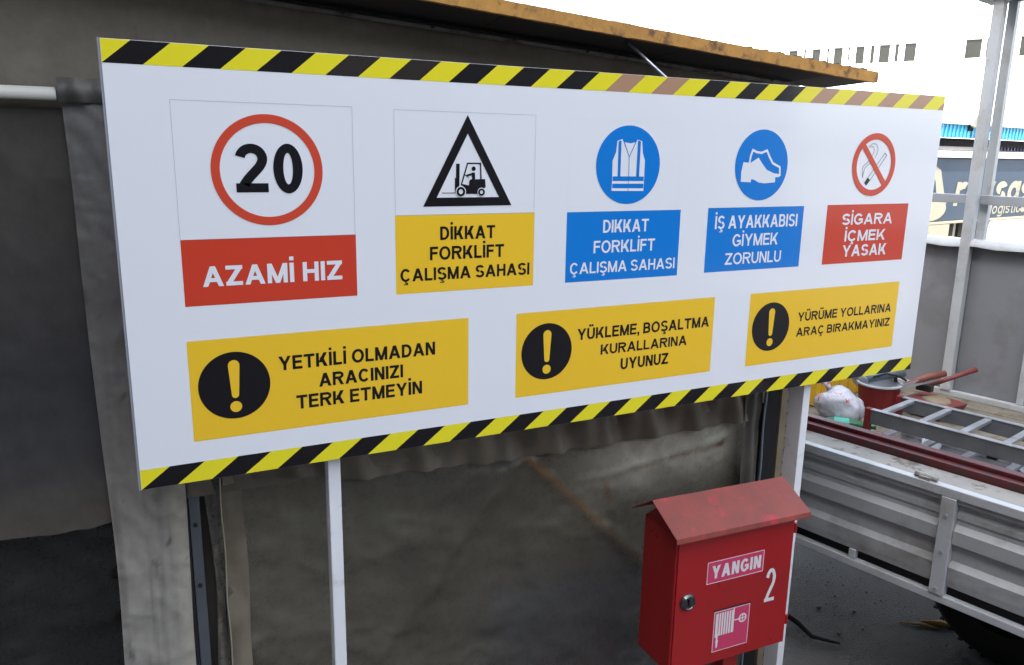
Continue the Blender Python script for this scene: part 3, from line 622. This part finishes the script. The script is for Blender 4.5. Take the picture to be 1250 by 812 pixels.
def warn(x0, x1, cx, cz, lines, name):
    s = sticker(name, lines, x0, x1, .0955, .3275, 'ink_gold', 'ink_black', .205)
    F = Flat(); F.disc(cx, cz, .0785, 80); F.build('black_disc', M['ink_black'], s, y=Y2)
    r_ = .0785; F = Flat()
    p = [(cx+.10*r_*math.cos(R(a)), cz-.28*r_+.10*r_*math.sin(R(a))) for a in range(180, 361, 20)]+[(cx+.16*r_*math.cos(R(a)), cz+.60*r_+.16*r_*math.sin(R(a))) for a in range(0, 181, 20)]
    F.poly(p); F.disc(cx, cz-.64*r_, .165*r_, 28); F.build('exclamation_mark', M['ink_gold'], s, y=Y3)
warn(.116, .790, .211, .217, [('YETKİLİ OLMADAN', .310, .698, .2405, .2740), ('ARACINIZI', .402, .612, .1905, .2235), ('TERK ETMEYİN', .347, .662, .1420, .1755)], 'vehicle_warning_sticker')
warn(.929, 1.601, 1.0235, .216, [('YÜKLEME, BOŞALTMA', 1.119, 1.584, .2380, .2700), ('KURALLARINA', 1.198, 1.503, .1890, .2185), ('UYUNUZ', 1.268, 1.438, .1375, .1710)], 'loading_warning_sticker')
warn(1.7425, 2.421, 1.8375, .216, [('YÜRÜME YOLLARINA', 1.952, 2.393, .2230, .2530), ('ARAÇ BIRAKMAYINIZ', 1.951, 2.394, .1730, .2020)], 'walkway_warning_sticker')
SB_Z = 1.4244
m = MB((0, 0, SB_Z)); m.box(.424, .4555, .035, .070, .006, 2.30); m.build('leg', M['post_white'], SB, bevel=.002)
m = MB((0, 0, SB_Z)); m.box(2.052, 2.084, .035, .100, .006, 2.30); m.build('leg', M['post_white'], SB, bevel=.002)
for x in (.44, 2.068):
    m = MB((0, 0, SB_Z)); m.box(x-.08, x+.08, -.01, .15, 0, .006); m.build('base_plate', M['steel_grey'], SB)
m = MB((0, 0, SB_Z)); m.tube([(1.350, .150, 2.475), (1.454, .042, 2.345)], .0042, 8); m.build('tie_rod', M['alu'], SB, smooth=True)
m = MB((0, 0, SB_Z)); m.box(1.435, 1.465, .036, .050, 2.27, 2.36); m.build('tie_bracket', M['steel_grey'], SB)
# ================================================================== FIRE HOSE CABINET
CA = thing('fire_hose_cabinet', 'red metal fire hose box with gabled lid, lettered YANGIN and numbered 2', 'fire cabinet', (1.385, -.165, 0), R(-2.6))
# local: x right, y back, z height ; front face y=0
CW, CZ0, CZ1 = .447, .628, 1.082
m = MB(); m.box(0, CW, .006, .175, CZ0, CZ1)
# gable ends
m.prism([(0, 0), (0, 0), (0, 0)], 0, 0) if False else None
m.build('body', M['red_paint'], CA, bevel=.004)
m = MB(); m.add([(.002, .004, 1.082), (.002, .174, 1.082), (.002, .100, 1.143), (CW-.002, .004, 1.082), (CW-.002, .174, 1.082), (CW-.002, .100, 1.143)], [(0, 2, 1), (3, 4, 5), (0, 3, 5, 2), (1, 2, 5, 4), (0, 1, 4, 3)]); m.build('gable', M['red_paint'], CA)
dr = MB(); dr.box(.005, CW-.004, 0, .007, CZ0+.004, CZ1-.004); dr = dr.build('door', M['red_paint'], CA, bevel=.002)
# lid: folded sheet, front slope with lip
xa, xb = -.026, .478
def sheet(pa, pb, th=.003):   # profile polyline of (y,z), swept in x with thickness
    m = MB(); n = len(pa)
    vs = []
    for x, prof in ((xa, pa), (xb, pb)):
        vs += [(x, y, z) for y, z in prof]+[(x, y, z-th) for y, z in prof]
    fs = []
    for i in range(n-1):
        fs += [(i, i+1, 2*n+i+1, 2*n+i), (n+i, 3*n+i, 3*n+i+1, n+i+1)]
    fs += [(0, 2*n, 3*n, n), (n-1, 2*n-1, 4*n-1, 3*n-1)]
    fs += [(i, n+i, n+i+1, i+1) for i in range(n-1)]+[(2*n+i, 2*n+i+1, 3*n+i+1, 3*n+i) for i in range(n-1)]
    m.add(vs, fs); return m
pf = [(-.018, 1.096), (-.024, 1.094), (.0, 1.108), (.100, 1.163)]
pf = [(-.030, 1.083), (-.026, 1.096), (-.006, 1.106), (.104, 1.163), (.150, 1.134), (.212, 1.093)]
sheet(pf, [(y, z-.004) for y, z in pf]).build('lid', M['red_faded'], CA, smooth=False)
# door furniture
m = MB(); m.lathe([(0, .010), (.0175, .010), (.019, .012), (.022, .011), (.0265, .004), (.0265, 0)], (0, 0, 0), n=28, rot=Matrix.Rotation(R(90), 3, 'X')); m.v = [(x+.047, y, z+.868) for x, y, z in m.v]
lk = m.build('lock', M['chrome'], dr, smooth=False)
m = MB(); m.box(.044, .050, -.0145, -.0122, .857, .879); m.build('keyhole', M['dark_metal'], dr)
for z in (.71, 1.03):
    m = MB(); m.tube([(CW+.003, .004, z-.016), (CW+.003, .004, z+.016)], .0055, 10); m.build('hinge', M['red_paint'], CA)
st = rect(.112, .330, .9075, .983, 'yangin_sticker', M['pink'], dr, -.0006)
outline(.1145, .3275, .910, .9805, .0022, 'border', M['white_vinyl'], st, -.0010)
lettering('YANGIN', .131, .318, .9235, .9665, .22, M['white_vinyl'], st, -.0010, .14)
lettering('2', .345, .385, .796, .909, .115, M['white_vinyl'], dr, -.0008)
st = rect(.152, .291, .668, .808, 'hose_reel_sticker', M['pink'], dr, -.0006)
outline(.154, .289, .670, .806, .0022, 'border', M['white_vinyl'], st, -.0010)
F = Flat()
for k in range(7): F.poly([(.1635+k*.0095, .722), (.1700+k*.0095, .722), (.1700+k*.0095, .800), (.1635+k*.0095, .800)])
F.poly([(.160, .718), (.166, .718), (.166, .799), (.160, .799)]); F.poly([(.1655, .705), (.172, .705), (.172, .730), (.1655, .730)]); F.poly([(.1665, .682), (.1715, .682), (.174, .708), (.164, .708)])
F.poly([(.226, .722), (.2305, .722), (.2305, .805), (.226, .805)]); F.poly([(.230, .7605), (.252, .7605), (.252, .7645), (.230, .7645)])
F.ring(.264, .7635, .0155, .0105, n=32); F.stroke([(.264, .749), (.264, .778)], .0035); F.stroke([(.2495, .7635), (.2785, .7635)], .0035)
F.build('reel_symbol', M['white_vinyl'], st, y=-.0010)
m = MB(); m.box(.150, .293, -.0009, -.0001, .8085, .8125); m.build('torn_edge', M['dark_metal'], dr)
m = MB(); m.box(.255, .312, .06, .11, .0, CZ0-.001); m.build('stand', M['red_paint'], CA, bevel=.002)
m = MB(); m.box(.18, .39, -.02, .19, .0005, .008); m.build('stand_foot', M['red_paint'], CA)
# ================================================================== WHITE DROPSIDE TRUCK
# local frame of the truck: x = n (to the right, away from the shelter), y = t (along the bed, away from the viewer)
TA = math.atan2(.2198, .9755); nv = Vector((.9755, .2198, 0)); tv = Vector((-.2198, .9755, 0)); CG = Vector((CX, CY, 0))
def TL(n, t, z): return CG+nv*n+tv*t+Vector((0, 0, z))
BN, BT = 3.85, .8
TR = thing('dropside_truck', 'white pickup truck with corrugated drop side and grey sheet far side', 'truck', TL(BN, BT, 0), TA)
TO = (BN, BT, 0)
G0 = 2.87                      # outer face of the near gate
def gate(name, t0, t1):
    g = MB(TO)
    # corrugated profile (z, n): swept along t
    prof = [(1.004, 2.872), (.988, 2.872), (.976, 2.890), (.966, 2.890), (.950, 2.884), (.932, 2.884), (.924, 2.890), (.907, 2.890), (.888, 2.868), (.838, 2.870), (.826, 2.890), (.768, 2.890), (.748, 2.868), (.700, 2.870), (.672, 2.874)]
    n_ = len(prof); vs = []
    for t in (t0, t1): vs += [(n, t, z) for z, n in prof]
    vs += [(n+.012, t, z) for t in (t0, t1) for z, n in prof]
    fs = []
    for i in range(n_-1): fs += [(i, i+1, n_+i+1, n_+i), (2*n_+i, 3*n_+i, 3*n_+i+1, 2*n_+i+1)]
    fs += [(i, 2*n_+i, 2*n_+i+1, i+1) for i in range(n_-1)]+[(n_+i, n_+i+1, 3*n_+i+1, 3*n_+i) for i in range(n_-1)]
    g.add(vs, fs); return g.build(name, M['truck_panel'], TR)
pan = gate('side_panel', 1.052, 2.60); pan2 = gate('side_panel', -.95, 1.0)
def holes(t, z, par):
    for dt, dz in ((0, .012), (-.016, -.008), (.016, -.008)):
        h_ = MB(TO); h_.tube([(2.8735, t+dt, z+dz), (2.870, t+dt, z+dz)], .0042, 10); h_.build('drain_hole', M['soffit_black'], par)
holes(1.512, .868, pan); holes(1.235, .862, pan); holes(.965, .862, pan2); holes(.50, .862, pan2); holes(1.95, .868, pan)
def tb(name, n0, n1, t0, t1, z0, z1, mm, bev=.003, par=None, kind=None):
    return MB(TO).box(n0, n1, t0, t1, z0, z1).build(name, M[mm], par or TR, bevel=bev, kind=kind)
tb('top_rail', 2.862, 2.90, -.95, 2.60, 1.006, 1.040, 'truck_white')
tb('bottom_rail', 2.864, 2.895, -.95, 2.60, .602, .632, 'truck_white')
tb('gate_post', 2.858, 2.90, 1.001, 1.051, .6325, 1.0055, 'truck_white')
tb('gate_post', 2.858, 2.90, 2.60, 2.65, .602, 1.04, 'truck_white')
for t in (1.335, 1.70, 2.1, .60, .2, -.3): tb('rail_spacer', 2.866, 2.893, t, t+.026, .633, .6715, 'truck_white', .002)
m = MB(TO); m.tube([(2.885, 1.16, 1.048), (2.885, 1.08, 1.048)], .009, 8); m.box(2.868, 2.90, 1.10, 1.14, 1.040, 1.052); m.build('hinge', M['dusty_wood'], TR)
for t in (1.026, .30, 1.90):
    for z in (.655, .80, .94):
        h_ = MB(TO); h_.tube([(2.8575, t, z), (2.853, t, z)], .0065, 8); h_.build('rivet', M['tube_grey'], TR)
# bed floor: planks
for k in range(12):
    n0 = 2.93+k*.157
    MB(TO).box(n0, n0+.152, -.95, 2.60, .785+.002*(k % 3), .82+.002*((k*7) % 3)).build('floor_plank', M['bed_wood'], TR, bevel=.002)
tb('sill_board', 2.902, 3.035, -.95, 2.60, 1.012, 1.034, 'dusty_wood', .003)
tb('sill_support', 2.92, 2.94, -.95, 2.60, .83, 1.010, 'dusty_wood')
# far side
tb('far_bottom_rail', 4.80, 4.84, -.95, 2.60, .826, .858, 'truck_white')
ts = [2.60, 1.80, 1.425, 1.045, .665, .285, -.095, -.475, -.95]
for k in range(len(ts)-1):
    tb('far_sheet', 4.845, 4.855, ts[k+1]+.002, ts[k]-.002, .845, 1.695, 'sheet_grey', 0)
for t in ts[2:]: tb('far_stake', 4.805, 4.843, t, t+.036, .859, 1.70, 'truck_white')
tb('far_top_rail', 4.80, 4.87, -.95, 2.60, 1.702, 1.722, 'truck_white')
tb('upper_bar', 4.846, 4.872, -.95, 2.60, 1.925, 1.975, 'tube_grey')
tb('tall_post', 4.790, 4.843, 1.802, 1.856, .859, 2.985, 'truck_white', .003)
tb('tall_post', 4.880, 4.925, 1.770, 1.815, .60, 2.985, 'truck_white', .003)
tb('top_bracket', 4.77, 4.95, 1.55, 1.93, 2.988, 3.01, 'tube_grey')
tb('top_bracket', 4.78, 4.95, -.5, 1.548, 2.995, 3.03, 'tube_grey')
m = MB(TO)   # crumpled pale sheet folded over the far rail
N = 60; vs = []
for i in range(N+1):
    t = 2.5-3.3*i/N
    vs += [(4.79+.006*nz(t*9, 0), t, 1.69+.012*nz(t*7, 2)), (4.795, t, 1.730+.006*nz(t*11, 1)), (4.88, t, 1.732+.006*nz(t*8, 4)), (4.89, t, 1.66+.02*nz(t*6, 5))]
m.add(vs, [(4*i+a, 4*i+4+a, 4*i+5+a, 4*i+1+a) for i in range(N) for a in range(3)]); m.build('rail_cover', M['truck_white'], TR, smooth=True)
# headboard end and chassis, wheel
tb('headboard', 2.87, 4.85, 2.655, 2.69, .602, 1.45, 'truck_white')
tb('side_beam', 2.95, 3.0, -.95, 2.6, .60, .782, 'dark_metal', .004); tb('chassis_beam', 3.10, 3.22, -.95, 2.6, .58, .782, 'dark_metal', .004); tb('chassis_beam', 4.4, 4.52, -.95, 2.6, .58, .782, 'dark_metal', .004)
for k in range(6): tb('cross_member', 3.0, 4.8, -.8+k*.6, -.74+k*.6, .70, .784, 'dark_metal', 0)
for wn_ in (3.74, 4.45):
    c = (wn_, 1.03, .335); rot = Matrix.Rotation(R(90), 3, 'Y')
    w_ = MB(TO); w_.lathe([(.19, -.10), (.29, -.11), (.325, -.085), (.335, -.03), (.335, .03), (.325, .085), (.29, .11), (.19, .10)], c, n=40, rot=rot)
    wo = w_.build('wheel', M['rubber'], TR, smooth=True)
    w_ = MB(TO); w_.lathe([(0, -.02), (.08, -.03), (.10, -.06), (.17, -.04), (.19, -.10)], c, n=32, rot=rot); w_.build('rim', M['dark_metal'], wo)
    for k in range(40):
        a = k*2*math.pi/40
        if wn_ > 4: continue
        q = MB(TO); cc = Vector((wn_, 1.03+.337*math.cos(a), .335+.337*math.sin(a)))
        q.box(wn_-.08, wn_+.08, cc.y-.009, cc.y+.009, cc.z-.004, cc.z+.004); q.build('tread_block', M['rubber'], wo)
# ------------------------------------------------------------------ load on the bed
def load(name, label, cat, n, t, z, group=None): return thing(name, label, cat, TL(n, t, z), TA, group)
for k, (n0, n1, z0, z1, lab) in enumerate([(3.040, 3.078, .826, 1.062, 'outer dark red steel profile lying along the near side of the bed'), (3.082, 3.125, .826, 1.078, 'inner dark red steel profile lying behind the outer one in the bed')]):
    L = load('steel_profile', lab, 'steel profile', (n0+n1)/2, 1.0, z0, 'dark red steel profiles in the truck bed')
    o = MB(((n0+n1)/2, 1.0, z0)).box(n0, n1, -.9, 2.58, z1-.04, z1).build('tube', M['burgundy'], L, bevel=.003)
    for tt_ in (-.6, .6, 1.9):
        MB(((n0+n1)/2, 1.0, z0)).box(n0+.004, n1-.004, tt_, tt_+.04, z0, z1-.0405).build('foot', M['burgundy'], L)
# ladder (folded, two frames)
L = load('aluminium_ladder', 'folded aluminium ladder with red end caps lying in the truck bed', 'ladder', 3.8, .6, .826)
LO = (3.8, .6, .826)
def lb(name, a, mm, bev=.002): return MB(LO).box(*a).build(name, M[mm], L, bevel=bev)
for fz0, fz1, no, t1, mm in ((.930, .998, 0, 1.700, 'alu'), (.828, .905, -.055, 1.66, 'alu')):
    for n0 in (3.635+no, 3.955+no): lb('rail', (n0, n0+.020, -.75, t1, fz0, fz1), 'alu_dark' if fz0 > .9 else mm); lb('rail_lip', (n0-.004, n0+.026, -.75, t1, fz1+.0005, fz1+.0045), 'alu', .001)
    for k in range(14):
        t = t1-.035-k*.176
        lb('rung', (3.656+no, 3.954+no, t-.028, t+.004, fz1-.016, fz1+.001), mm, .003)
for n0 in (3.630, 3.950): lb('end_cap', (n0, n0+.034, 1.7005, 1.728, .828, 1.004), 'red_plastic', .004)
for n0, t in ((3.66, 1.18), (3.66, .83)):
    q = MB(LO); q.tube([(n0+.05, t, .93), (n0+.09, t+.03, .96), (n0+.13, t-.01, .93), (n0+.16, t+.04, .90)], .007, 7); q.box(n0+.03, n0+.08, t-.02, t+.02, .90, .94); q.build('latch', M['dark_metal'], L)
# dark sheet added to darken the gaps under the ladder
L = load('steel_sheet', 'dark dull metal sheet lying under the folded ladder', 'sheet', 3.8, .6, .822)
MB((3.8, .6, .822)).box(3.54, 4.0, -.7, 1.64, .824, .8275).build('plate', M['alu_dark'], L)
MB((3.8, .6, .822)).box(3.995, 4.01, -.7, 1.64, .828, .86).build('rim_strip', M['alu_dark'], L)
# plastic bag
def blob(name, c, r3, seed, m_, sub=4, amp=.22, fr=4.0):
    bm = bmesh.new(); bmesh.ops.create_icosphere(bm, subdivisions=sub, radius=1)
    for v in bm.verts:
        p = v.co.copy(); k = 1+amp*noise.noise(p*fr*.5+Vector((seed, 0, 0)))+amp*.45*abs(noise.noise(p*fr+Vector((0, seed, 0))))
        v.co = Vector((p.x*r3[0]*k, p.y*r3[1]*k, max(-r3[2]*.75, p.z*r3[2]*k)))+Vector(c)
    me = bpy.data.meshes.new(name); bm.to_mesh(me); bm.free(); return me
L = load('plastic_bag', 'knotted white plastic carrier bag with red print beside the green bottle', 'plastic bag', 3.86, 1.97, .826)
link('bag_body', blob('bag_body', (0, 0, .075), (.105, .115, .10), 3, None, 4, .30, 2.2), M['bag'], L, smooth=True)
q = MB(); q.tube([(-.01, .05, .14), (-.02, .07, .185), (-.015, .085, .205), (0, .06, .19)], [.022, .008, .014, .006], 8); q.build('knot', M['bag'], L, smooth=True)
q = MB(); q.tube([(-.01, .04, .15), (-.03, .09, .20), (-.035, .13, .215)], [.010, .016, .004], 7); q.build('handle', M['bag'], L, smooth=True)
# green bottle lying down
L = load('green_bottle', 'green glass bottle with a teal label lying beside the plastic bag', 'bottle', 3.74, 1.86, .826)
rot = Matrix.Rotation(R(90), 3, 'X') @ Matrix.Rotation(R(0), 3, 'Z'); rot = Matrix.Rotation(R(35), 3, 'Z') @ rot
MB().lathe([(0, -.10), (.028, -.10), (.031, -.09), (.031, .03), (.026, .055), (.013, .085), (.012, .125), (.014, .127), (.014, .135), (0, .135)], (0, 0, .033), n=20, rot=rot).build('glass_body', M['green_glass'], L, smooth=True)
MB().lathe([(.0315, -.065), (.0318, -.064), (.0318, .005), (.0315, .006)], (0, 0, .033), n=20, rot=rot).build('label_band', M['teal_label'], L, smooth=True)
# bucket with tools
L = load('paint_bucket', 'red bucket with pale rim holding grey tools behind the ladder', 'bucket', 4.19, 1.93, .826)
L.scale = (.86, .86, .86)
MB().lathe([(0, .003), (.095, .003), (.100, .0), (.128, .17), (.133, .172), (.133, .180), (.124, .180)], (0, 0, 0), n=32).build('shell', M['red_plastic'], L, smooth=False)
MB().lathe([(.124, .179), (.118, .168), (.095, .02), (0, .02)], (0, 0, 0), n=32).build('lining', M['bucket_white'], L, smooth=True)
MB().lathe([(.1335, .176), (.136, .176), (.136, .186), (.122, .186), (.122, .1795)], (0, 0, 0), n=32).build('rim', M['bucket_white'], L, smooth=False)
L = load('angle_grinder', 'grey power tool lying across the red bucket rim', 'power tool', 4.25, 1.93, .985)
MB().tube([(-.10, .07, .0), (-.05, .03, .03), (.03, -.02, .04), (.10, -.05, .03)], [.022, .034, .030, .020], 12).build('motor_body', M['tool_grey'], L, smooth=True)
MB().tube([(-.02, .02, .05), (-.03, .06, .085), (-.01, .07, .10)], [.014, .010, .008], 8).build('side_grip', M['dark_metal'], L, smooth=True)
MB().tube([(.02, -.05, .0), (.05, -.02, .06), (.03, .02, .075)], [.010, .012, .008], 8).build('trigger_grip', M['dark_metal'], L, smooth=True)
MB().tube([(-.10, .02, .03), (-.06, -.03, .055), (.0, -.07, .04), (.05, -.09, .01)], .006, 6).build('power_cord', M['rubber'], L, smooth=True)
MB().lathe([(0, 0), (.045, 0), (.045, .004), (0, .004)], (-.12, .08, .0), n=20, rot=Matrix.Rotation(R(70), 3, 'Y')).build('disc', M['alu'], L)
L = load('hand_saw', 'saw with an orange handle leaning from bucket toward the far side', 'saw', 4.36, 1.72, 1.0)
MB().tube([(-.12, .10, -.02), (-.03, .03, .03), (.05, -.03, .05)], [.016, .022, .018], 8).build('handle', M['tool_orange'], L, smooth=True)
MB().hexa([(-.20, .13, -.05), (-.04, .02, .0), (-.038, .024, .0), (-.198, .134, -.05)], [(-.20, .13, -.02), (-.04, .02, .03), (-.038, .024, .03), (-.198, .134, -.02)]).build('blade', M['alu'], L)
L = load('hammer', 'hammer with a dark red handle pointing out beyond the orange saw', 'hammer', 4.50, 1.66, 1.0)
MB().tube([(-.14, .10, -.03), (.02, 0, .03), (.10, -.05, .06)], [.012, .013, .016], 8).build('handle', M['wood_red'], L, smooth=True)
MB().box(-.17, -.13, .06, .14, -.05, -.015).build('head', M['dark_metal'], L, bevel=.004)
L = load('paint_tray', 'small rust red paint tray tipped beside the bucket', 'tray', 4.36, 1.70, .826)
MB().hexa([(-.10, -.07, 0), (.10, -.09, 0), (.09, .08, 0), (-.09, .09, 0)], [(-.13, -.10, .085), (.13, -.12, .07), (.12, .11, .09), (-.12, .12, .10)]).build('tray_body', M['wood_red'], L, bevel=.01)
link('dried_paint', blob('dried_paint', (0, 0, .075), (.085, .075, .03), 9, None, 3), M['beige_wood'], L, smooth=True)
L = load('yellow_crate', 'yellow plastic crate standing at the far end of the truck bed', 'crate', 4.40, 2.33, .826)
MB().box(-.42, .38, -.16, .16, 0, .02).build('base', M['yellow_plastic'], L)
for a in ((-.42, .38, -.16, -.145, .0205, .21), (-.42, .38, .145, .16, .0205, .21), (-.42, -.405, -.1445, .1445, .0205, .21), (.365, .38, -.1445, .1445, .0205, .21)): MB().box(*a).build('side', M['yellow_plastic'], L, bevel=.002)
for k in range(8): MB().box(-.38+k*.1, -.365+k*.1, -.168, -.1605, .02, .20).build('rib', M['yellow_plastic'], L)
# scraps lying under the ladder
for k, (n, t, s_, r_) in enumerate([(3.86, 1.50, .07, .3), (3.64, 1.42, .05, 1.1), (3.88, 1.10, .07, .7), (3.61, 1.25, .055, 2.1), (3.62, 1.06, .05, .2)]):
    L = load('paper_scrap', ['torn white paper scrap under the second ladder rung', 'crumpled pale paper scrap under the third ladder rung', 'pale paper scrap under the near end of the ladder', 'small white paper scrap at the near ladder rail', 'tiny torn paper scrap between the ladder rungs'][k], 'paper', n, t, .830, 'paper scraps in the truck bed')
    L.rotation_euler.z += r_
    MB().add([(-s_, -s_*.6, .002), (s_, -s_*.7, .004), (s_*.8, s_*.6, .015), (-s_*.7, s_*.5, .006), (0, 0, .012)], [(0, 1, 4), (1, 2, 4), (2, 3, 4), (3, 0, 4)]).build('sheet', M['bucket_white'], L)
# ------------------------------------------------------------------ litter on the asphalt
def litter(pts, r_, name, label, mm, cat):
    o = MB(pts[0]).tube(pts, r_, 6).build(name, M[mm], None, smooth=True); o.location = pts[0]; tag(o, label, cat)
litter([(3.30, .32, .008), (3.36, .27, .010), (3.44, .20, .008)], [.004, .014, .003], 'dry_leaf', 'curled yellow dry leaf on the asphalt below the truck gate', 'straw', 'leaf')
litter([(3.38, .16, .006), (3.46, .10, .006), (3.60, .04, .006)], [.003, .005, .002], 'straw_stalk', 'yellow straw stalk on asphalt near the truck wheel', 'straw', 'straw')
litter([(3.20, .36, .006), (3.28, .30, .008), (3.33, .24, .006)], [.003, .006, .003], 'dry_leaf', 'small narrow dry leaf just left of the curled one', 'straw', 'leaf')
litter([(2.62, .75, .01), (2.70, .66, .05), (2.74, .55, .02), (2.72, .45, .015), (2.80, .36, .01)], [.012, .010, .014, .010, .006], 'rubber_strap', 'twisted dark rubber strap on the ground behind the red box', 'rubber', 'strap')
for k, (x, y, s_) in enumerate([(2.95, .62, .014), (3.08, .52, .010), (3.22, .05, .012), (3.0, .40, .008), (2.86, .42, .011)]):
    me = blob('pebble', (0, 0, s_*.6), (s_, s_*.8, s_*.7), k*3.1, None, 2); o = link('pebble', me, M['stone'], None, smooth=True); o.location = (x, y, 0)
    tag(o, ['grey pebble nearest the rubber strap on the asphalt', 'small grey pebble between strap and dry leaves', 'pale pebble on asphalt in front of the straw stalk', 'tiny pebble on the open asphalt beside the sign leg', 'flat grey pebble close to the white sign leg'][k], 'pebble', 'pebbles on the asphalt')
